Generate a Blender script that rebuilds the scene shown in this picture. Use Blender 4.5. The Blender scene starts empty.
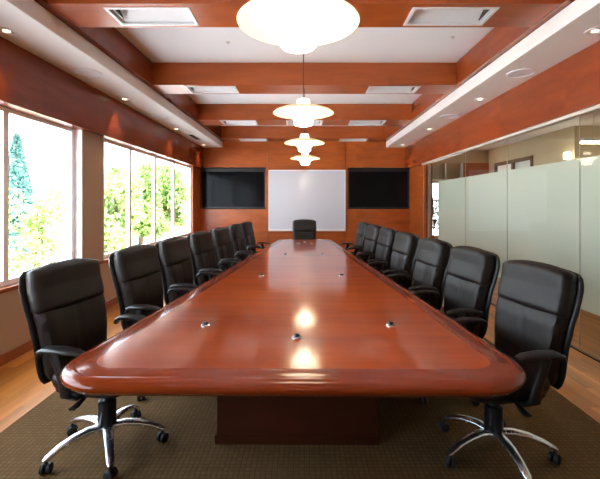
import bpy, bmesh, math, random
from mathutils import Vector, Matrix
random.seed(7)
S = bpy.context.scene
COL = S.collection
PI = math.pi

# ------------------------------------------------------------------ camera, world, sun, exposure
cd = bpy.data.cameras.new('camera'); cam = bpy.data.objects.new('camera', cd); COL.objects.link(cam)
cam.location = (0, 0, 1.4); cam.rotation_euler = (PI/2, 0, 0)
cd.sensor_width = 36; cd.sensor_fit = 'HORIZONTAL'; cd.lens = 24.0
cd.shift_x = -4.5/600; cd.shift_y = -36.5/600; cd.clip_start = 0.05; cd.clip_end = 200
S.camera = cam
W = bpy.data.worlds.new('sky'); S.world = W; W.use_nodes = True
bg = W.node_tree.nodes['Background']
bg.inputs['Color'].default_value = (0.78, 0.89, 1.0, 1); bg.inputs['Strength'].default_value = 4.8
sd = bpy.data.lights.new('sun', 'SUN'); sd.energy = 27.0; sd.angle = 0.01; sd.color = (1, .97, .93)
sun = bpy.data.objects.new('sun', sd); COL.objects.link(sun); sun.rotation_euler = (math.radians(12), math.radians(34), 0)
S.view_settings.view_transform = 'Standard'; S.view_settings.look = 'None'
S.view_settings.exposure = 1.03; S.view_settings.gamma = 1.0; S.view_settings.use_curve_mapping = False
S.cycles.max_bounces = 9; S.cycles.diffuse_bounces = 5; S.cycles.glossy_bounces = 4
S.cycles.transmission_bounces = 6; S.cycles.transparent_max_bounces = 10
S.cycles.sample_clamp_indirect = 6.0; S.cycles.caustics_reflective = False; S.cycles.caustics_refractive = False
S.cycles.use_denoising = True
for nm, y0, y1 in (('window_portal', -1.0, 4.72), ('window_portal', 5.21, 9.44)):
    ld = bpy.data.lights.new(nm, 'AREA'); ld.shape = 'RECTANGLE'; ld.size = 1.58; ld.size_y = y1-y0
    ld.cycles.is_portal = True
    lo = bpy.data.objects.new(nm, ld); COL.objects.link(lo); lo.location = (-2.86, (y0+y1)/2, 1.47)
    lo.rotation_euler = (0, -PI/2, 0)

# ------------------------------------------------------------------ materials
def newmat(name):
    m = bpy.data.materials.new(name); m.use_nodes = True
    return m, m.node_tree.nodes, m.node_tree.links, m.node_tree.nodes['Principled BSDF']
def plain(name, col, rough=.5, metal=0, coat=0, spec=.5, emit=None, es=0, bump=0, bscale=60):
    m, n, l, p = newmat(name)
    p.inputs['Base Color'].default_value = (*col, 1); p.inputs['Roughness'].default_value = rough
    p.inputs['Metallic'].default_value = metal; p.inputs['Coat Weight'].default_value = coat
    p.inputs['Specular IOR Level'].default_value = spec
    if emit: p.inputs['Emission Color'].default_value = (*emit, 1); p.inputs['Emission Strength'].default_value = es
    tc = n.new('ShaderNodeTexCoord'); t = n.new('ShaderNodeTexNoise'); t.inputs['Scale'].default_value = bscale
    t.inputs['Detail'].default_value = 4
    l.new(tc.outputs['Object'], t.inputs['Vector'])
    if bump:
        b = n.new('ShaderNodeBump'); b.inputs['Strength'].default_value = bump; b.inputs['Distance'].default_value = .004
        l.new(t.outputs['Fac'], b.inputs['Height']); l.new(b.outputs['Normal'], p.inputs['Normal'])
    else:
        mr = n.new('ShaderNodeMapRange'); mr.inputs['To Min'].default_value = max(0, rough-.04); mr.inputs['To Max'].default_value = rough+.04
        l.new(t.outputs['Fac'], mr.inputs['Value']); l.new(mr.outputs['Result'], p.inputs['Roughness'])
    return m
def wood(name, c1, c2, scale=(1, 1, 1), rough=.3, coat=.0, cells=None, cellvar=.12, planks=None):
    """figured veneer; scale small along the grain; cells=(dx,dy,dz) sheet size; planks=(width, length) boards along Y"""
    m, n, l, p = newmat(name)
    tc = n.new('ShaderNodeTexCoord'); mp = n.new('ShaderNodeMapping'); mp.inputs['Scale'].default_value = scale
    l.new(tc.outputs['Object'], mp.inputs['Vector'])
    vec = mp.outputs['Vector']
    val = None
    if cells or planks:
        sep = n.new('ShaderNodeSeparateXYZ'); l.new(tc.outputs['Object'], sep.inputs[0])
        fl = []
        dims = cells if cells else (planks[0], planks[1], 0)
        first = None
        for i, d in enumerate(dims):
            if not d: fl.append(None); continue
            a = n.new('ShaderNodeMath'); a.operation = 'DIVIDE'; a.inputs[1].default_value = d
            l.new(sep.outputs[i], a.inputs[0]); src = a.outputs[0]
            if planks and i == 1:
                ad = n.new('ShaderNodeMath'); ad.operation = 'ADD'
                mu = n.new('ShaderNodeMath'); mu.operation = 'MULTIPLY'; mu.inputs[1].default_value = .37
                l.new(fl[0], mu.inputs[0]); l.new(src, ad.inputs[0]); l.new(mu.outputs[0], ad.inputs[1]); src = ad.outputs[0]
            f = n.new('ShaderNodeMath'); f.operation = 'FLOOR'; l.new(src, f.inputs[0]); fl.append(f.outputs[0])
        cb = n.new('ShaderNodeCombineXYZ')
        for i, f in enumerate(fl):
            if f is not None: l.new(f, cb.inputs[i])
        wn = n.new('ShaderNodeTexWhiteNoise'); wn.noise_dimensions = '3D'; l.new(cb.outputs[0], wn.inputs['Vector'])
        val = wn.outputs['Value']
        va = n.new('ShaderNodeVectorMath'); va.operation = 'MULTIPLY_ADD'; va.inputs[1].default_value = (7, 7, 7)
        l.new(wn.outputs['Color'], va.inputs[0]); l.new(vec, va.inputs[2]); vec = va.outputs[0]
    t = n.new('ShaderNodeTexNoise'); t.inputs['Scale'].default_value = 1; t.inputs['Detail'].default_value = 7
    t.inputs['Roughness'].default_value = .62; t.inputs['Distortion'].default_value = .5; l.new(vec, t.inputs['Vector'])
    cr = n.new('ShaderNodeValToRGB'); cr.color_ramp.elements[0].position = .3; cr.color_ramp.elements[1].position = .7
    cr.color_ramp.elements[0].color = (*c1, 1); cr.color_ramp.elements[1].color = (*c2, 1)
    l.new(t.outputs['Fac'], cr.inputs['Fac']); col = cr.outputs['Color']
    if val is not None:
        mr = n.new('ShaderNodeMapRange'); mr.inputs['To Min'].default_value = 1-cellvar; mr.inputs['To Max'].default_value = 1+cellvar
        l.new(val, mr.inputs['Value'])
        vm = n.new('ShaderNodeVectorMath'); vm.operation = 'SCALE'; l.new(col, vm.inputs[0]); l.new(mr.outputs['Result'], vm.inputs['Scale'])
        col = vm.outputs[0]
    l.new(col, p.inputs['Base Color'])
    p.inputs['Roughness'].default_value = rough; p.inputs['Coat Weight'].default_value = coat; p.inputs['Coat Roughness'].default_value = .10; p.inputs['Specular IOR Level'].default_value = .08 if coat > .3 else .42
    return m
M = {}
M['cherry'] = wood('cherry_veneer', (.30, .066, .012), (.46, .108, .020), (1.6, 1.6, 9), .30, cells=(1.3, 0, 0), cellvar=.08)
M['cherry_beam'] = wood('cherry_beam_veneer', (.26, .055, .011), (.40, .088, .017), (1.2, 4, 7), .32, cells=(1.1, 0, 0), cellvar=.07)
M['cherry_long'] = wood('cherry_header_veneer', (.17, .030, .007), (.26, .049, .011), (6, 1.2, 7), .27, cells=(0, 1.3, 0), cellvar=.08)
M['table'] = wood('table_cherry', (.25, .036, .004), (.41, .074, .007), (1.1, 8, 3), .30, .8, cells=(.78, 1.45, 0), cellvar=.10)
M['table_edge'] = wood('table_edge_cherry', (.18, .023, .003), (.26, .038, .005), (1.5, 3, 3), .26, .65)
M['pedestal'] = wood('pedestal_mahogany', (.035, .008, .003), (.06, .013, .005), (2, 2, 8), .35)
M['floorw'] = wood('oak_strip_floor', (.33, .108, .015), (.58, .23, .042), (9, .8, 1), .28, .2, planks=(.085, 1.1), cellvar=.28)
M['sillw'] = wood('sill_cherry', (.26, .065, .025), (.36, .10, .035), (6, 1, 6), .25)
M['white'] = plain('ceiling_white', (.87, .88, .92), .8)
M['tan'] = plain('tan_wall_paint', (.43, .285, .19), .75)
M['soffit'] = plain('soffit_paint', (.86, .83, .80), .7)
M['halltan'] = plain('hall_wall_paint', (.50, .41, .27), .75)
M['wframe'] = plain('window_white_metal', (.92, .92, .94), .4)
M['black'] = plain('black_plastic', (.009, .010, .013), .35)
M['leather'] = plain('black_leather', (.012, .0075, .0065), .44, spec=.32, bump=.3, bscale=26)
M['leather2'] = plain('black_side_leather', (.012, .011, .014), .33, bump=.15, bscale=40)
M['chrome'] = plain('chrome', (.80, .82, .88), .26, 1)
M['alu'] = plain('brushed_metal', (.7, .68, .64), .35, .9)
M['rail'] = plain('rail_metal', (.60, .53, .45), .45, .0)
M['jointg'] = plain('glass_edge', (.55, .60, .52), .4)
M['screen'] = plain('black_screen', (.004, .004, .005), .12, spec=.1)
M['bezel'] = plain('bezel_black', (.012, .012, .014), .3)
M['board'] = plain('whiteboard_enamel', (.68, .68, .73), .12)
M['trayw'] = plain('board_tray', (.65, .45, .35), .4)
M['troffer'] = plain('troffer_white', (.86, .86, .88), .5)
M['lens'] = plain('troffer_lens', (.84, .85, .88), .3)
M['dark'] = plain('dark_opening', (.02, .02, .02), .7)
M['rubber'] = plain('caster_rubber', (.015, .015, .018), .45)
M['bark'] = plain('bark', (.12, .08, .05), .9, bump=.6, bscale=14)
M['ground'] = plain('pale_paving', (.78, .77, .75), .9, bump=.3, bscale=3)
M['shade'] = plain('opal_shade', (.72, .64, .48), .5, emit=(1.0, .74, .36), es=.25)
M['bowl'] = plain('opal_bowl', (.95, .92, .85), .5, emit=(1.0, .86, .62), es=6.5)
M['halllamp'] = plain('hall_lamp', (.95, .95, .9), .5, emit=(1.0, .90, .72), es=11)
M['spot'] = plain('downlight_lamp', (.95, .9, .8), .4, emit=(1.0, .75, .45), es=5)
M['facade'] = plain('pale_building', (.75, .75, .74), .85)
def glass(name, tint, gl=.10):
    m, n, l, p = newmat(name); n.remove(p); out = n['Material Output']
    tr = n.new('ShaderNodeBsdfTransparent'); tr.inputs[0].default_value = (*tint, 1)
    g = n.new('ShaderNodeBsdfGlossy'); g.inputs['Roughness'].default_value = .02; g.inputs[0].default_value = (1, 1, 1, 1)
    fr = n.new('ShaderNodeFresnel'); fr.inputs[0].default_value = 1.35
    ge = n.new('ShaderNodeNewGeometry'); mu = n.new('ShaderNodeMath'); mu.operation = 'SUBTRACT'; mu.use_clamp = True
    l.new(fr.outputs[0], mu.inputs[0]); l.new(ge.outputs['Backfacing'], mu.inputs[1])
    mx = n.new('ShaderNodeMixShader'); l.new(mu.outputs[0], mx.inputs[0]); l.new(tr.outputs[0], mx.inputs[1]); l.new(g.outputs[0], mx.inputs[2])
    l.new(mx.outputs[0], out.inputs[0]); return m
M['glass'] = glass('window_glass', (.97, .98, .98)); M['hglass'] = glass('partition_glass', (.96, .97, .94))
def film():
    m, n, l, p = newmat('frosted_film'); out = n['Material Output']
    p.inputs['Base Color'].default_value = (.82, .86, .81, 1); p.inputs['Roughness'].default_value = .55
    t = n.new('ShaderNodeBsdfTranslucent'); t.inputs[0].default_value = (.78, .82, .76, 1)
    mx = n.new('ShaderNodeMixShader'); mx.inputs[0].default_value = .35
    l.new(p.outputs[0], mx.inputs[1]); l.new(t.outputs[0], mx.inputs[2]); l.new(mx.outputs[0], out.inputs[0]); return m
M['film'] = film()
def rugmat():
    m, n, l, p = newmat('woven_carpet'); tc = n.new('ShaderNodeTexCoord')
    b = n.new('ShaderNodeTexBrick'); b.offset = 0; b.inputs['Scale'].default_value = 1
    b.inputs['Brick Width'].default_value = .028; b.inputs['Row Height'].default_value = .028; b.inputs['Mortar Size'].default_value = .004
    b.inputs['Mortar Smooth'].default_value = .6
    b.inputs['Color1'].default_value = (.128, .073, .029, 1); b.inputs['Color2'].default_value = (.160, .094, .038, 1); b.inputs['Mortar'].default_value = (.092, .053, .022, 1)
    l.new(tc.outputs['Object'], b.inputs['Vector']); l.new(b.outputs['Color'], p.inputs['Base Color'])
    bp = n.new('ShaderNodeBump'); bp.inputs['Strength'].default_value = .5; bp.inputs['Distance'].default_value = .004; bp.invert = True
    l.new(b.outputs['Fac'], bp.inputs['Height']); l.new(bp.outputs[0], p.inputs['Normal'])
    p.inputs['Roughness'].default_value = .95; p.inputs['Specular IOR Level'].default_value = .15
    return m
M['rug'] = rugmat()
def leafmat(name, c1, c2):
    m, n, l, p = newmat(name); out = n['Material Output']
    g = n.new('ShaderNodeNewGeometry'); cr = n.new('ShaderNodeValToRGB')
    cr.color_ramp.elements[0].color = (*c1, 1); cr.color_ramp.elements[1].color = (*c2, 1)
    l.new(g.outputs['Random Per Island'], cr.inputs[0]); l.new(cr.outputs[0], p.inputs['Base Color']); p.inputs['Roughness'].default_value = .5
    t = n.new('ShaderNodeBsdfTranslucent'); l.new(cr.outputs[0], t.inputs[0])
    mx = n.new('ShaderNodeMixShader'); mx.inputs[0].default_value = .4
    l.new(p.outputs[0], mx.inputs[1]); l.new(t.outputs[0], mx.inputs[2]); l.new(mx.outputs[0], out.inputs[0]); return m
M['leaf'] = leafmat('green_leaves', (.05, .13, .025), (.30, .42, .10))
M['leaf2'] = leafmat('pale_leaves', (.12, .22, .05), (.45, .52, .18))
M['conifer'] = leafmat('blue_green_needles', (.03, .10, .09), (.10, .22, .19))
M['potleaf'] = leafmat('dark_leaves', (.008, .015, .006), (.02, .03, .012))

# ------------------------------------------------------------------ helpers
def box(bm, x0, x1, y0, y1, z0, z1):
    v = [bm.verts.new((x, y, z)) for x in (x0, x1) for y in (y0, y1) for z in (z0, z1)]
    for f in ((0, 1, 3, 2), (4, 6, 7, 5), (0, 4, 5, 1), (2, 3, 7, 6), (0, 2, 6, 4), (1, 5, 7, 3)):
        bm.faces.new([v[i] for i in f])
def loft(bm, rings, caps=True, closed=True):
    vr = [[bm.verts.new(p) for p in r] for r in rings]
    n = len(vr[0])
    for a, b in zip(vr, vr[1:]):
        for i in range(n if closed else n-1):
            j = (i+1) % n
            bm.faces.new((a[i], a[j], b[j], b[i]))
    if caps:
        bm.faces.new(list(reversed(vr[0]))); bm.faces.new(vr[-1])
def lathe(bm, prof, c=(0, 0, 0), n=28, caps=False, axis='Z'):
    rings = []
    for r, z in prof:
        ring = []
        for i in range(n):
            a = 2*PI*i/n
            p = (r*math.cos(a), r*math.sin(a), z)
            if axis == 'Y': p = (p[0], p[2], p[1])
            if axis == 'X': p = (p[2], p[0], p[1])
            ring.append(Vector(p)+Vector(c))
        rings.append(ring)
    loft(bm, rings, caps)
def sweep(bm, pts, ws, hs, side, n=12, ex=.7):
    pts = [Vector(p) for p in pts]; side = Vector(side).normalized(); rings = []
    for i, p in enumerate(pts):
        t = (pts[min(i+1, len(pts)-1)]-pts[max(i-1, 0)]).normalized()
        s = (side - t*side.dot(t)).normalized(); N = t.cross(s)
        ring = []
        for k in range(n):
            a = 2*PI*k/n; c, q = math.cos(a), math.sin(a)
            ring.append(p + s*ws[i]*math.copysign(abs(c)**ex, c) + N*hs[i]*math.copysign(abs(q)**ex, q))
        rings.append(ring)
    loft(bm, rings)
def obj(name, bm, mat, parent=None, smooth=False, bevel=0, loc=None, seg=2):
    bmesh.ops.recalc_face_normals(bm, faces=bm.faces)
    if bevel:
        bmesh.ops.bevel(bm, geom=bm.edges[:], offset=bevel, segments=seg, profile=.6, affect='EDGES', clamp_overlap=True)
    me = bpy.data.meshes.new(name); bm.to_mesh(me); bm.free(); me.materials.append(M[mat])
    if smooth:
        me.shade_smooth()
        try: me.set_sharp_from_angle(angle=math.radians(50))
        except Exception: pass
    o = bpy.data.objects.new(name, me); COL.objects.link(o)
    if parent: o.parent = parent
    if loc is not None: o.location = loc
    return o
def B(): return bmesh.new()
def boxes(*bs):
    bm = B()
    for b in bs: box(bm, *b)
    return bm
def struct(name, bm, mat, parent=None, **k):
    o = obj(name, bm, mat, parent, **k)
    if not parent: o['kind'] = 'structure'
    return o
def sempty(name):
    o = bpy.data.objects.new(name, None); COL.objects.link(o); o['kind'] = 'structure'; o.empty_display_size = .1; return o
def tag(o, label, cat, group=None):
    o['label'] = label; o['category'] = cat
    if group: o['group'] = group
    return o
def thing(name, label, cat, loc=(0, 0, 0), rz=0, group=None):
    o = bpy.data.objects.new(name, None); COL.objects.link(o); o.empty_display_size = .1
    o.location = loc; o.rotation_euler = (0, 0, rz); return tag(o, label, cat, group)
def copy_tree(o, parent=None):
    c = o.copy(); COL.objects.link(c)
    if parent: c.parent = parent
    for ch in list(o.children): copy_tree(ch, c)
    return c

# ------------------------------------------------------------------ room shell
YB, YF = -2.0, 10.13
struct('floor', boxes((-2.9, 9.0, YB, 12.0, -.15, 0)), 'floorw')
struct('ceiling', boxes((-2.9, 2.62, YB, 10.4, 3.25, 3.45)), 'white')
struct('wall_front', boxes((-2.9, 9.0, YB-.15, YB, 0, 3.45)), 'tan')
# far wall: backing, then wood panelling in sheets round the screens and the board
wb = sempty('wall_back')
struct('backing', boxes((-2.9, 2.8, YF+.05, YF+.25, 0, 3.25)), 'dark', wb)
for x0, x1, z0, z1 in ((-2.70, -.925, 2.30, 3.25), (-2.70, -.925, 0, 1.245), (-.985, -.925, 1.245, 2.30), (-2.70, -2.63, 1.245, 2.30),
                       (1.05, 2.70, 2.30, 3.25), (1.05, 2.70, 0, 1.245), (1.05, 1.095, 1.245, 2.30), (2.655, 2.70, 1.245, 2.30),
                       (-.915, 1.04, 0, 3.25)):
    struct('wood_panel', boxes((x0, x1, YF-.03, YF+.05, z0, z1)), 'cherry', wb)
# left wall
wl = sempty('wall_left')
struct('lower_wall', boxes((-2.78, -2.62, YB, 10.10, 0, .62)), 'tan', wl)
struct('pier', boxes((-2.69, -2.62, 4.72, 5.21, .655, 2.262)), 'tan', wl)
struct('end_pier', boxes((-2.78, -2.62, YB, -1.0, .62, 2.262)), 'tan', wl)
struct('wood_panel', boxes((-2.69, -2.635, 9.44, 10.1, .0, 2.27)), 'cherry', wl)
struct('upper_wall', boxes((-2.9, -2.72, YB, 10.4, 2.27, 3.45)), 'tan', wl)
struct('trim_1', boxes((-2.72, -2.55, YB, 10.1, 2.262, 2.80)), 'cherry_long')
struct('baseboard_left', boxes((-2.62, -2.60, YB, 9.44, 0, .085)), 'sillw')
def window(idx, y0, y1, mull, end_w=()):
    w = sempty('window_%d' % idx)
    fr = B(); x0, x1 = -2.76, -2.70
    box(fr, x0, x1, y0, y1, .655, .70); box(fr, x0, x1, y0, y1, 2.225, 2.262)
    box(fr, x0, x1, y0, y0+.05, .70, 2.225); box(fr, x0, x1, y1-.05, y1, .70, 2.225)
    obj('window_frame', fr, 'wframe', w)
    for y in mull: obj('mullion', boxes((x0, x1, y-.033, y+.033, .70, 2.225)), 'wframe', w)
    obj('pane', boxes((-2.735, -2.727, y0+.04, y1-.04, .69, 2.235)), 'glass', w)
    obj('window_sill', boxes((-2.78, -2.60, y0, y1, .62, .655)), 'sillw', w)
window(1, -1.0, 4.95, (.45, 1.5, 2.55, 3.62, 4.67))
window(2, 4.97, 9.75, (6.2, 7.25, 8.3, 9.42))
for w_, ya, yb in (('window.001', 4.70, 4.72), ('window.002', 5.21, 5.23)):
    struct('jamb_lining', boxes((-2.70, -2.618, ya, yb, .655, 2.262)), 'wframe', wl)
# soffits down both sides
for s, nm in ((-1, 'soffit_left'), (1, 'soffit_right')):
    xa, xb = sorted((s*2.06, s*2.75))
    struct('trim_2' if s < 0 else 'trim_3', boxes((xa, xb, YB, 10.10, 2.80, 2.945)), 'soffit', bevel=.004, seg=1)
    xa, xb = sorted((s*2.0, s*2.04))
    struct('trim_4' if s < 0 else 'trim_5', boxes((xa, xb, YB, 10.10, 2.951, 3.25)), 'cherry_long')
    xa, xb = sorted((s*2.04, s*2.75))
    struct('trim_6' if s < 0 else 'trim_7', boxes((xa, xb, YB, 10.10, 2.951, 3.25)), 'cherry_long')
# cross beams
for i, (y0, y1) in enumerate(((-1.1, -.65), (.97, 1.40), (3.12, 3.54), (5.27, 5.70), (7.47, 8.0), (9.62, 10.10))):
    bm = B(); 
    slots = [(-1.60, -.92), (.86, 1.55)] + ([(-.35, .35)] if i == 4 else [])
    slots.sort(); ya, yb = y0+.055, y1-.045
    box(bm, -2.0, 2.0, y0, ya, 2.955, 3.25); box(bm, -2.0, 2.0, yb, y1, 2.955, 3.25)
    xs = -2.0
    for a, b in slots: box(bm, xs, a, ya, yb, 2.955, 3.25); xs = b
    box(bm, xs, 2.0, ya, yb, 2.955, 3.25)
    struct('trim_%d' % (10+i), bm, 'cherry_beam')
    wh = ['', 'nearest beam', 'first full beam from the camera', 'second beam beyond the big pendant lamp', 'third beam', 'beam against the far wall'][i]
    if i in (0, 1): continue
    for a, b in slots:
        side = 'window side' if a < -.5 else ('glass wall side' if a > .5 else 'middle')
        wh = {2: 'nearest beam in view', 3: 'second beam in view', 4: 'third beam in view', 5: 'beam against the far wall'}[i]
        t = thing('recessed_ceiling_light', 'slanted recessed ceiling light in the %s, %s' % (wh, side if side == 'middle' else 'on the '+side), 'ceiling light', ((a+b)/2, (ya+yb)/2, 2.955), group='recessed lights in the beams')
        hx, hy = (b-a)/2, (yb-ya)/2; w = .028
        fr = boxes((-hx, hx, -hy, -hy+w, -.006, .004), (-hx, hx, hy-w, hy, -.006, .004), (-hx, -hx+w, -hy+w, hy-w, -.006, .004), (hx-w, hx, -hy+w, hy-w, -.006, .004))
        obj('frame', fr, 'troffer', t)
        hx2, hy2 = hx-.004, hy-.004
        hs = boxes((-hx2, hx2, -hy2, -hy2+.008, .004, .14), (-hx2, hx2, hy2-.008, hy2, .004, .14), (-hx2, -hx2+.008, -hy2, hy2, .004, .14), (hx2-.008, hx2, -hy2, hy2, .004, .14), (-hx2, hx2, -hy2, hy2, .14, .15))
        obj('housing', hs, 'troffer', t)
        # slanted reflector: low at the back edge, high at the front
        bm = B(); s = 1 if a < -.5 else -1
        e = hx2-.009
        loft(bm, [[(-e, -hy2+.012, .125), (-e, hy2-.012, .024), (-e, hy2-.012, .016), (-e, -hy2+.012, .117)],
                  [(e, -hy2+.012, .125), (e, hy2-.012, .024), (e, hy2-.012, .016), (e, -hy2+.012, .117)]])
        obj('reflector', bm, 'lens', t)
        if i < 5:
            bm = B(); xx = -s*(hx2-.05)
            q = [(xx, -hy2+.02, .006), (xx, hy2-.07, .006), (xx, -hy2+.02, .10)]
            loft(bm, [[Vector(p) for p in q], [Vector(p)+Vector((s*.012, 0, 0)) for p in q]])
            obj('shadow_fin', bm, 'bezel', t)  # black triangle added in place of the triangular shadow inside the recess
# right: header, glass wall, rail
struct('trim_20', boxes((2.54, 2.72, YB, 10.1, 2.262, 2.80)), 'cherry_long')
struct('trim_21', boxes((2.56, 2.64, YB, 8.75, 2.225, 2.262)), 'rail', bevel=.006, seg=1)
struct('trim_22', boxes((2.66, 2.80, 8.75, 10.1, 0, 2.262)), 'cherry')
struct('trim_23', boxes((2.575, 2.625, 8.30, 8.36, 0.0, 2.205)), 'alu')
gw = sempty('wall_right')
edges = [-2.0, -.25, 1.08, 2.43, 3.78, 5.13, 6.46, 7.79, 8.74]
for a, b in zip(edges, edges[1:]):
    obj('glass_pane', boxes((2.595, 2.605, a+.003, b-.003, .012, 2.225)), 'hglass', gw)
    if b < 8: obj('frosted_film', boxes((2.606, 2.609, a+.003, b-.003, .40, 1.82)), 'film', gw)
    obj('joint', boxes((2.596, 2.604, b-.0018, b+.0018, .012, 2.225)), 'jointg', gw)
obj('floor_channel', boxes((2.585, 2.615, -2.0, 8.74, .0, .012)), 'bezel', gw)

# ------------------------------------------------------------------ hall beyond the glass
struct('ceiling_hall', boxes((2.72, 9.0, YB, 12.15, 2.85, 3.45)), 'soffit')
struct('wall_hall', boxes((5.06, 9.0, 7.5, 7.65, 0, 2.85)), 'halltan')
wh = sempty('wall_corridor')
obj('plaster', boxes((5.06, 5.2, 7.65, 8.84, 0, 2.85), (5.06, 5.2, 8.84, 12.0, 2.45, 2.85), (5.06, 5.2, 10.6, 12.0, 0, 2.45)), 'halltan', wh)
struct('wall_outer', boxes((8.85, 9.0, YB, 7.5, 0, 2.85)), 'halltan')
d = sempty('door_1')
obj('door_frame', boxes((5.03, 5.10, 8.84, 8.92, 0, 2.45), (5.03, 5.10, 9.66, 9.74, 0, 2.37), (5.03, 5.10, 8.84, 10.6, 2.37, 2.45), (5.03, 5.10, 10.52, 10.6, 0, 2.37)), 'bark', d)
obj('door_leaf', boxes((5.08, 5.13, 8.92, 9.66, .0, 2.37)), 'facade', d)
obj('side_panel', boxes((5.08, 5.13, 9.74, 10.52, .0, 2.37)), 'soffit', d)
we = sempty('wall_end')
obj('plaster', boxes((2.72, 5.2, 11.0, 11.15, 2.5, 2.85), (2.72, 3.42, 11.0, 11.15, 0, 2.5), (3.42, 4.35, 11.0, 11.15, 0, .5), (3.42, 4.35, 11.06, 11.15, 1.95, 2.5)), 'halltan', we)
obj('wood_panel', boxes((4.35, 5.06, 10.98, 11.15, 0, 2.5)), 'cherry', we)
w3 = sempty('window_3')
obj('window_frame', boxes((3.42, 4.35, 10.97, 11.05, 2.0, 2.05), (3.42, 3.47, 10.97, 11.05, .5, 2.5), (4.28, 4.35, 10.97, 11.05, .5, 2.5), (3.85, 3.9, 10.97, 11.05, .5, 2.5), (3.47, 4.28, 10.98, 11.04, 1.45, 1.49)), 'alu', w3)
obj('pane', boxes((3.47, 4.28, 11.05, 11.06, .5, 1.95)), 'glass', w3)
t = thing('linear_pendant_light', 'white linear light hanging in the hall beyond the glass wall', 'light', (5.6, 6.5, 2.40))
obj('lamp_body', boxes((-1.1, 1.1, -.05, .05, 0, .05)), 'wframe', t, bevel=.008)
obj('diffuser', boxes((-1.09, 1.09, -.045, .045, -.03, 0)), 'halllamp', t)
for x in (-.9, .9):
    bm = B(); lathe(bm, [(.004, .05), (.004, .45)], (x, 0, 0), 8, True); obj('cable', bm, 'alu', t)
t = thing('wall_sconce', 'small boxy white wall light glowing on the tan hall wall', 'light', (5.06, 7.62, 2.26))
obj('back_plate', boxes((-.02, 0, -.06, .06, -.08, .14)), 'alu', t)
obj('lamp_shade', boxes((-.09, -.02, -.06, .06, -.02, .10)), 'halllamp', t, bevel=.01)
# potted plant seen through the clear strip of glass
t = thing('potted_plant', 'dark leafy potted plant behind the clear strip of the glass wall', 'plant', (3.28, 10.2, 0))
bm = B(); lathe(bm, [(.12, 0), (.17, .30), (.18, .42), (.16, .42), (.15, .36)], n=20, caps=True); obj('pot', bm, 'bezel', t, smooth=True)
bm = B(); sweep(bm, [(0, 0, .36), (.02, .01, .8), (-.02, 0, 1.35)], [.015]*3, [.015]*3, (0, 1, 0), 8); obj('stem', bm, 'bark', t)
bm = B()
for k in range(420):
    a = random.uniform(0, 2*PI); z = random.uniform(.75, 1.5); r = random.uniform(.02, .24)
    p = Vector((r*math.cos(a), r*math.sin(a), z)); dr = Vector((math.cos(a), math.sin(a), random.uniform(-.6, .8))).normalized()*random.uniform(.08, .16)
    sd_ = Vector((-math.sin(a), math.cos(a), random.uniform(-.3, .3)))*.03
    q = [p, p+dr*.5+sd_, p+dr, p+dr*.5-sd_]
    bm.faces.new([bm.verts.new(v) for v in q])
obj('foliage', bm, 'potleaf', t)

# ------------------------------------------------------------------ outdoors
struct('ground', boxes((-60, -2.9, -20, 90, -.6, -.45)), 'ground')
def tree(label, x, y, h, r, mat, n, cone=False, name='leafy_tree', leaf=.10, zb=.1):
    t = thing(name, label, 'tree', (x, y, -.45), group='trees outside the windows')
    bm = B(); sweep(bm, [(0, 0, 0), (.05, .03, h*.5), (0, 0, h*.85)], [.10, .07, .02], [.10, .07, .02], (0, 1, 0), 10); obj('trunk', bm, 'bark', t, smooth=True)
    bm = B(); R = random.Random(int(x*100+y*7))
    cl = [(R.uniform(-.6, .6)*r, R.uniform(-.6, .6)*r, R.uniform(zb, .86)*h, R.uniform(.3, .52)*r) for _ in range(22)]
    for k in range(n):
        if cone:
            u = R.random()**.75; z = .05*h + u*.95*h; rr = r*(1-u)*(.6+.4*R.random())+.03; a = R.uniform(0, 2*PI); p = Vector((rr*math.cos(a), rr*math.sin(a), z))
        else:
            cx, cy, cz, cr = cl[R.randrange(22)]
            dv = Vector((R.gauss(0, 1), R.gauss(0, 1), R.gauss(0, 1))).normalized()*cr*(R.random()**.4)
            p = Vector((cx, cy, cz))+dv
        u1 = Vector((R.gauss(0, 1), R.gauss(0, 1), R.gauss(0, 1))).normalized(); u2 = u1.orthogonal().normalized()
        L = leaf*R.uniform(.7, 1.3)
        bm.faces.new([bm.verts.new(p+q) for q in (u1*L, u2*L*.45, -u1*L, -u2*L*.45)])
    obj('crown', bm, mat, t)
tree('narrow blue-green conifer outside the near window', -9.2, 12.8, 4.0, .85, 'conifer', 5200, True, 'conifer_tree', .10)
tree('pale green bush low outside the near window beside the conifer', -6.9, 10.3, 2.3, .85, 'leaf2', 1500, leaf=.08)
for k, (x, y, h, r, mt, lab) in enumerate((
        (-7.0, 14.7, 3.1, 1.15, 'leaf2', 'pale thin tree at the left edge of the far window'),
        (-7.2, 17.6, 3.6, 1.25, 'leaf', 'bushy green tree behind the first mullion of the far window'),
        (-7.0, 20.5, 4.0, 1.28, 'leaf', 'tall dense green tree in the middle of the far window'))):
    tree(lab, x, y, h, r, mt, 6500 if mt == 'leaf' else 4500, leaf=.13)
b = thing('office_building', 'white sunlit building filling the right end of the far window', 'building', (-7.6, 28.5, -.45))
obj('wall', boxes((-3.0, 3.0, -3.0, 3.0, 0, 6.5)), 'facade', b)
obj('roof', boxes((-3.2, 3.2, -3.2, 3.2, 6.5, 6.8)), 'facade', b)
for z in (1.2, 4.0):
    for q in (-2.0, .6): obj('window', boxes((2.98, 3.02, q, q+1.2, z, z+1.2)), 'wframe', b)

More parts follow.
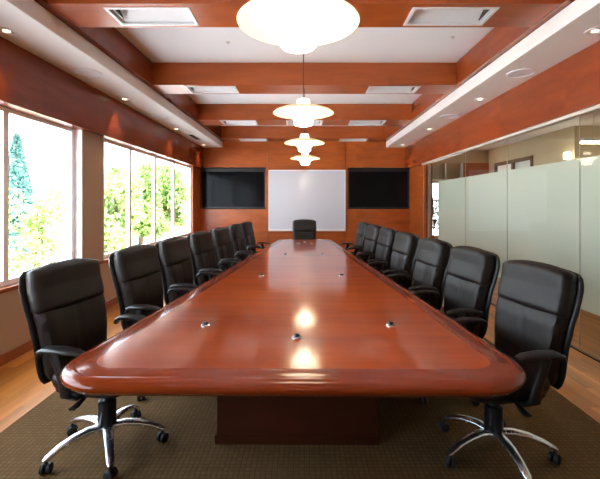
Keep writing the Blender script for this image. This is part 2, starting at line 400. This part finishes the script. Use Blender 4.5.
# ------------------------------------------------------------------ soffit fittings
def disc(name, label, cat, x, y, r, z, mat, group, kind):
    t = thing(name, label, cat, (x, y, z), group=group)
    if kind == 'speaker':
        bm = B(); lathe(bm, [(r, 0), (r, -.008), (r*.9, -.012), (r*.9, 0)], n=32); obj('rim', bm, 'white', t, smooth=True)
        bm = B(); lathe(bm, [(r*.9, -.004), (r*.5, -.009), (.001, -.010), (.001, 0), (r*.9, 0)], n=32); obj('grille', bm, 'lens', t, smooth=True)
    else:
        bm = B(); lathe(bm, [(r, 0), (r, -.006), (r*.72, -.008), (r*.70, 0)], n=28); obj('trim_ring', bm, 'troffer', t, smooth=True)
        bm = B(); lathe(bm, [(r*.70, -.001), (r*.45, -.0035), (.001, -.0035), (.001, 0), (r*.7, 0)], n=24); obj('eyeball', bm, 'alu', t, smooth=True)
        bm = B(); lathe(bm, [(r*.36, -.0042), (.001, -.0095), (.001, -.003), (r*.36, -.003)], n=20); obj('lamp', bm, 'spot', t, smooth=True)
        ld = bpy.data.lights.new('downlight_spot', 'SPOT'); ld.energy = 12; ld.spot_size = math.radians(75); ld.spot_blend = .7; ld.color = (1, .72, .42); ld.shadow_soft_size = .03
        lo = bpy.data.objects.new('downlight_spot', ld); COL.objects.link(lo); lo.parent = t; lo.location = (0, 0, -.03)
ords = ['nearest', 'second', 'third', 'farthest']
for s, sn in ((1, 'soffit above the glass wall'), (-1, 'soffit above the windows')):
    for k, y in enumerate((4.3, 6.44)):
        disc('ceiling_speaker', 'round flush ceiling speaker, %s of the two in the %s' % (('nearer', 'farther')[k], sn), 'speaker', s*2.33, y, .145, 2.80, 'lens', 'round ceiling speakers', 'speaker')
    for k, y in enumerate((3.25, 5.38, 7.55, 9.6)):
        disc('downlight', 'small round eyeball downlight, %s from the camera in the %s' % (ords[k], sn), 'downlight', s*(2.36 if s > 0 else 2.42), y, .075, 2.80, 'alu', 'eyeball downlights', 'down')
t = thing('slot_diffuser', 'short black slot air vent in the soffit above the windows', 'vent', (-2.33, 8.5, 2.80))
obj('grille', boxes((-.05, .05, -.32, .32, -.006, 0)), 'dark', t); obj('frame', boxes((-.06, -.05, -.33, .33, -.009, 0), (.05, .06, -.33, .33, -.009, 0)), 'troffer', t)
for x, y, w_ in ((-.88*1.0, 4.6, 'window side'), (1.65, 4.45, 'glass wall side')):
    t = thing('fire_sprinkler', 'tiny fire sprinkler in the white ceiling bay, %s' % w_, 'sprinkler', (x, y, 3.25), group='ceiling sprinklers')
    bm = B(); lathe(bm, [(.024, 0), (.024, -.004), (.009, -.007), (.007, -.016), (.012, -.019), (.001, -.021)], n=14); obj('head', bm, 'alu', t, smooth=True)

# ------------------------------------------------------------------ screens and board
def tv(label, x0, x1):
    t = thing('television', label, 'television', ((x0+x1)/2, YF, 1.27), group='wall screens')
    w = (x1-x0)/2; h = 1.0
    bm = B()
    for b_ in ((-w, w, -.03, .045, h-.075, h), (-w, w, -.03, .045, -.0, .03), (-w, -w+.035, -.03, .045, .03, h-.075), (w-.035, w, -.03, .045, .03, h-.075)): box(bm, *b_)
    obj('frame', bm, 'bezel', t)
    obj('screen', boxes((-w+.035, w-.035, -.012, .045, .03, h-.075)), 'screen', t)
tv('wide black wall screen left of the whiteboard', -2.625, -.99)
tv('wide black wall screen right of the whiteboard', 1.10, 2.65)
t = thing('whiteboard', 'large glossy whiteboard in the middle of the far wood wall', 'whiteboard', (.0625, YF-.03, .70))
w = .97
obj('panel', boxes((-w+.02, w-.02, -.022, 0, .03, 1.51)), 'board', t)
obj('frame', boxes((-w, w, -.03, 0, 1.51, 1.535), (-w, -w+.02, -.03, 0, 0, 1.51), (w-.02, w, -.03, 0, 0, 1.51), (-w+.02, w-.02, -.03, 0, 0, .03)), 'wframe', t)
obj('pen_tray', boxes((-w, w, -.09, -.03, -.01, .012)), 'trayw', t, bevel=.004)

# ------------------------------------------------------------------ rug and table
rg = obj('area_rug', boxes((-1.84, 1.86, -1.2, 8.9, 0, .012)), 'rug'); tag(rg, 'large olive-brown woven rug under the conference table', 'rug')
TX = lambda y: -.045 + .0095*(y-1.5)
TROT = -.0095
table = thing('conference_table', 'long tapered glossy cherry wood conference table', 'table', (TX(1.47)-.006, 1.465, 0.012), TROT)
LEN = 5.86
def outline(inset):
    # local: y 0..LEN, half width .955 at near end, .485 far
    hw0, hw1 = .978, .487
    corners = [(-hw0, 0, .24), (hw0, 0, .24), (hw1, LEN, .16), (-hw1, LEN, .16)]
    pts = []; n = len(corners)
    for i, (x, y, r) in enumerate(corners):
        c = Vector((x, y)); a = (Vector(corners[i-1][:2])-c).normalized(); b_ = (Vector(corners[(i+1) % n][:2])-c).normalized()
        ang = a.angle(b_); dd = r/math.tan(ang/2); ctr = c + (a+b_).normalized()*(r/math.sin(ang/2))
        p0 = c+a*dd; p1 = c+b_*dd; v0 = p0-ctr; v1 = p1-ctr
        for k in range(13):
            f = k/12; om = v0.angle(v1)
            v = (v0*math.sin((1-f)*om)+v1*math.sin(f*om))/math.sin(om)
            pts.append(ctr + v.normalized()*(r-inset))
    return pts
def ring(ins, z): return [Vector((p.x, p.y, z)) for p in outline(ins)]
Z0 = .728
bm = B(); loft(bm, [ring(.13, Z0-.02), ring(.13, Z0)]); obj('tabletop', bm, 'table', table)
bm = B()
loft(bm, [ring(.13, Z0-.02), ring(.13, Z0), ring(.062, Z0), ring(.056, Z0-.0015), ring(.050, Z0-.0018), ring(.044, Z0-.0006), ring(.034, Z0-.002), ring(.018, Z0-.008), ring(.006, Z0-.018),
          ring(0, Z0-.030), ring(.004, Z0-.042), ring(.014, Z0-.050), ring(.018, Z0-.053), ring(.024, Z0-.061), ring(.05, Z0-.066), ring(.12, Z0-.068)], caps=False)
obj('table_edge', bm, 'table_edge', table, smooth=True)
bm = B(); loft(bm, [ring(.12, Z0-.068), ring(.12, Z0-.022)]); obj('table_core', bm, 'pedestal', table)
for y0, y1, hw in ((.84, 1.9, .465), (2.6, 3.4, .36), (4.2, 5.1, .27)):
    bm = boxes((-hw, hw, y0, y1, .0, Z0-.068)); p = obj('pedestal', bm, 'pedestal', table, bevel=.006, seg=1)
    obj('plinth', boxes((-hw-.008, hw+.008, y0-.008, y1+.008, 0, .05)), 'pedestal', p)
# microphones set in the top
mics = [(205, 325.5, 'nearest one by the window side edge'), (296, 337.5, 'nearest one on the centre line'), (390, 325.5, 'nearest one by the glass wall side edge'), (261, 276, 'second from the camera, window side'),
        (341, 276, 'second from the camera, glass wall side'), (285, 255, 'third from the camera, window side'), (322, 255, 'third from the camera, glass wall side'),
        (298, 243.3, 'leftmost of the three in front of the head chair'), (304.5, 242.2, 'middle one of the three in front of the head chair'), (311, 243.3, 'rightmost of the three in front of the head chair')]
mk = None
for px, py, lab in mics:
    Y = 400*.66/(py-203); X = (px-304)*Y/400
    if mk is None:
        mk = thing('table_microphone', '', 'microphone')
        bm = B(); lathe(bm, [(.001, 0), (.024, 0), (.024, .004), (.018, .008), (.016, .008)], n=24); obj('ring', bm, 'chrome', mk, smooth=True)
        bm = B(); lathe(bm, [(.016, .0), (.016, .014), (.012, .020), (.001, .021)], n=20); obj('capsule', bm, 'black', mk, smooth=True)
        m_ = mk
    else: m_ = copy_tree(mk)
    m_.location = (X, Y, .74); tag(m_, 'small round black table microphone, ' + lab, 'microphone', 'microphones set on the table')

# ------------------------------------------------------------------ pendants
pend = None
for Y, x, lab in ((1.80, -.027, 'big glowing white disc pendant lamp nearest the camera'), (3.61, -.010, 'glowing disc pendant lamp, second from the camera'),
                  (5.43, 0.0, 'glowing disc pendant lamp, third from the camera'), (7.33, .012, 'glowing disc pendant lamp farthest from the camera, before the whiteboard')):
    if pend is None:
        p_ = pend = thing('pendant_lamp', lab, 'lamp')
        bm = B(); lathe(bm, [(.018, .12), (.055, .11), (.058, .075), (.052, .060)], n=28); obj('cap', bm, 'bowl', pend, smooth=True)
        bm = B(); lathe(bm, [(.052, .062), (.12, .050), (.20, .030), (.255, .008), (.275, -.010), (.271, -.012), (.25, .003), (.20, .022), (.12, .042), (.05, .052)], n=56); obj('upper_shade', bm, 'shade', pend, smooth=True)
        bm = B(); lathe(bm, [(.19, .014), (.15, -.016), (.11, -.044), (.092, -.064), (.088, -.064), (.105, -.044), (.145, -.016), (.185, .014)], n=44); obj('middle_shade', bm, 'bowl', pend, smooth=True)
        bm = B(); lathe(bm, [(.070, -.058), (.084, -.068), (.084, -.105), (.074, -.120), (.045, -.127), (.001, -.129)], n=32); obj('lower_bowl', bm, 'bowl', pend, smooth=True)
        bm = B(); lathe(bm, [(.004, .115), (.004, 1.03)], n=8, caps=True); obj('cord', bm, 'pedestal', pend)
        bm = B(); lathe(bm, [(.05, 1.03), (.05, 1.0), (.02, .985), (.004, .985)], n=20); obj('canopy', bm, 'troffer', pend, smooth=True)
    else: p_ = copy_tree(pend)
    p_.location = (x, Y, 2.22); tag(p_, lab, 'lamp', 'pendant lamps over the table')

# ------------------------------------------------------------------ chairs  (local +X is the way the sitter faces)
def lerp_tab(tab, z):
    for (a, *va), (b, *vb) in zip(tab, tab[1:]):
        if z <= b:
            f = (z-a)/(b-a); f = max(0, min(1, f)); f = f*f*(3-2*f)*.35+f*.65
            return [p+(q-p)*f for p, q in zip(va, vb)]
    return list(tab[-1][1:])
PROF = [(.40, -.175), (.50, -.190), (.62, -.196), (.74, -.214), (.84, -.243), (.94, -.268), (1.06, -.276)]      # z -> x of the cushion's mid surface
WID = [(.40, .195), (.55, .212), (.75, .232), (.88, .240), (1.0, .238), (1.06, .232)]
def back_loft(z0, z1, thick, off, wadd, nz, seam=False, pillow=0, concave=0, arch=.018, ny=25):
    bm = B(); rings = []
    for i in range(nz+1):
        v = i/nz; z = z0+(z1-z0)*v
        x = lerp_tab(PROF, z)[0]; x2 = lerp_tab(PROF, z+.02)[0]; x1_ = lerp_tab(PROF, z-.02)[0]
        t = Vector((x2-x1_, 0, .04)).normalized(); nrm = Vector((t.z, 0, -t.x))
        e = min(1.0, min(v, 1-v)/.13); e = math.sqrt(max(0.0, 1-(1-e)**2))          # rounded ends
        w = lerp_tab(WID, z)[0]+wadd; w -= (1-e)*.022; th = thick*(.18+.82*e)
        ringp = []
        for side in (1, -1):
            for k in range(ny):
                s = -1+2*k/(ny-1); s *= side
                s2 = math.sin(s*PI/2*.999)*.35+s*.65
                edge = (1-abs(s2)**5)**.2 if abs(s2) < 1 else 0
                tt = th*edge*side
                if side == 1:
                    tt += pillow*e*(1-s2*s2)
                    tt -= concave*e*max(0, 1-(abs(s2)/.8)**2)
                    if seam: tt -= .007*e*math.exp(-(s2*w/.009)**2)
                dz = -arch*abs(s2)**2.6*max(0, (z-.9)/.15)
                ringp.append(Vector((x+off, s2*w, z+dz))+nrm*tt)
        rings.append(ringp)
    loft(bm, rings)
    bmesh.ops.remove_doubles(bm, verts=bm.verts, dist=.0004)
    return bm
def make_chair():
    t = thing('office_chair', '', 'chair')
    bs = B(); lathe(bs, [(.040, .085), (.044, .10), (.044, .145), (.034, .155)], n=24, caps=True)
    base = obj('swivel_base', bs, 'chrome', t, smooth=True)
    for k in range(5):
        a = 2*PI*k/5; d = Vector((math.cos(a), math.sin(a), 0)); s = (-d.y, d.x, 0)
        bm = B(); sweep(bm, [d*.03+Vector((0, 0, .128)), d*.10+Vector((0, 0, .136)), d*.17+Vector((0, 0, .128)), d*.24+Vector((0, 0, .108)), d*.30+Vector((0, 0, .078)), d*.315+Vector((0, 0, .070))],
                        [.030, .029, .026, .023, .021, .012], [.017, .016, .015, .014, .013, .008], s, 14, .8)
        obj('leg', bm, 'chrome', base, smooth=True)
        bm = B(); c = d*.30
        tw = Vector((math.cos(a+.9), math.sin(a+.9), 0)); pr = Vector((-tw.y, tw.x, 0))
        for q in (-1, 1):
            rings = []
            for rr, oo in ((.006, .0), (.022, .0), (.027, .004), (.027, .017), (.022, .021), (.006, .021)):
                rings.append([c+Vector((0, 0, .0275))+pr*q*(.006+oo)+tw*rr*math.cos(u*PI/8)+Vector((0, 0, rr*math.sin(u*PI/8))) for u in range(16)])
            loft(bm, rings)
        lathe(bm, [(.009, .02), (.009, .072)], c, 10, True)
        obj('caster', bm, 'rubber', base, smooth=True)
    bm = B(); lathe(bm, [(.046, .14), (.050, .15), (.048, .27), (.036, .275), (.030, .28), (.028, .40)], n=24, caps=True); obj('gas_column', bm, 'black', t, smooth=True)
    bm = boxes((-.16, .13, -.11, .11, .365, .42)); box(bm, -.19, .05, -.05, .05, .33, .37)
    obj('tilt_mechanism', bm, 'black', t, bevel=.012)
    for s, nm in ((-1, 'height_lever'), (1, 'tilt_lever')):
        bm = B(); sweep(bm, [(.02, s*.09, .385), (.02, s*.19, .38), (.03, s*.26, .37), (.04, s*.30, .372)], [.009, .009, .018, .018], [.006, .006, .008, .006], (1, 0, 0), 10); obj(nm, bm, 'black', t, smooth=True)
    bm = B(); rings = []
    for z, k in ((.408, .80), (.414, .90), (.430, .97), (.455, 1.0), (.480, .985), (.497, .93), (.506, .82), (.508, .5), (.505, .1)):
        rings.append([Vector((.045+.245*k*math.copysign(abs(math.cos(a))**.45, math.cos(a)), .25*k*math.copysign(abs(math.sin(a))**.45, math.sin(a)), z-.012*max(0, math.cos(a))*k)) for a in [2*PI*i/40 for i in range(40)]])
    loft(bm, rings); obj('seat', bm, 'leather', t, smooth=True)
    bm = B(); rings = []
    for z, k in ((.392, .55), (.394, .86), (.402, .95), (.416, .95)):
        rings.append([Vector((.03+.235*k*math.copysign(abs(math.cos(a))**.5, math.cos(a)), .245*k*math.copysign(abs(math.sin(a))**.5, math.sin(a)), z)) for a in [2*PI*i/32 for i in range(32)]])
    loft(bm, rings); obj('seat_pan', bm, 'black', t, smooth=True)
    sh = obj('back_shell', back_loft(.415, 1.035, .020, -.068, .006, 26, arch=.020), 'black', t, smooth=True)
    obj('back_cushion', back_loft(.435, .845, .050, -.004, 0, 26, seam=True, concave=.014), 'leather', t, smooth=True)
    obj('headrest_pad', back_loft(.790, 1.055, .054, 0, .003, 20, pillow=.004, arch=.022), 'leather', t, smooth=True)
    bm = B()
    sweep(bm, [(-.12, 0, .385), (-.20, 0, .40), (-.262, 0, .45), (-.285, 0, .56)], [.05, .05, .045, .035], [.014, .014, .012, .008], (0, 1, 0), 12); obj('back_bracket', bm, 'black', t, smooth=True)
    for s in (-1, 1):
        bm = B(); y = s*.292
        sweep(bm, [(.00, s*.19, .402), (.00, s*.255, .400), (-.005, s*.288, .425), (-.02, y, .50), (-.05, y, .58), (-.07, y, .635)], [.035, .035, .034, .028, .026, .03], [.011, .011, .013, .013, .013, .012], (1, 0, 0), 12)
        ar = obj('armrest', bm, 'black', t, smooth=True)
        bm = B(); sweep(bm, [(-.165, y, .612), (-.15, y, .638), (-.12, y, .652), (-.03, y, .656), (.05, y*.99, .650), (.09, y*.97, .640)], [.020, .030, .036, .040, .036, .022], [.010, .013, .014, .014, .012, .008], (0, 1, 0), 14)
        obj('arm_pad', bm, 'black', ar, smooth=True)
    return t
proto = make_chair(); used = False
def place(x, y, facing, spin, label, group):
    global used
    c = proto if not used else copy_tree(proto); used = True
    c.location = (x, y, .012); c.rotation_euler = (0, 0, facing)
    for ch in c.children:
        if ch.name.startswith('swivel_base'): ch.rotation_euler = (0, 0, spin-facing)
    if 'group' in c.keys(): del c['group']
    tag(c, label, 'chair', group)
rad = math.radians
nth = ['nearest the camera', 'second from the camera', 'third from the camera', 'fourth from the camera', 'fifth from the camera', 'sixth from the camera', 'farthest from the camera']
LEFT = [(-1.12, 2.27, -12), (-1.05, 3.10, -10), (-1.00, 3.86, -8), (-.95, 4.68, -9), (-.89, 5.50, -8), (-.83, 6.35, -8), (-.77, 7.10, -10)]
RIGHT = [(1.045, 2.21, 12), (1.00, 3.00, 10), (.95, 3.76, 8), (.90, 4.60, 8), (.86, 5.40, 8), (.82, 6.20, 9), (.78, 6.98, 10)]
for k, (x, y, a) in enumerate(LEFT):
    place(x, y, rad(a), rad(11+k*23 if k else 11), 'black leather office chair %s on the window side of the table' % nth[k], 'chairs along the window side of the table')
for k, (x, y, a) in enumerate(RIGHT):
    place(x, y, PI+rad(a), rad(58+k*31), 'black leather office chair %s on the glass wall side of the table' % nth[k], 'chairs along the glass wall side of the table')
place(.0, 7.92, -PI/2, .3, 'black leather office chair alone at the far head of the table before the whiteboard', None)
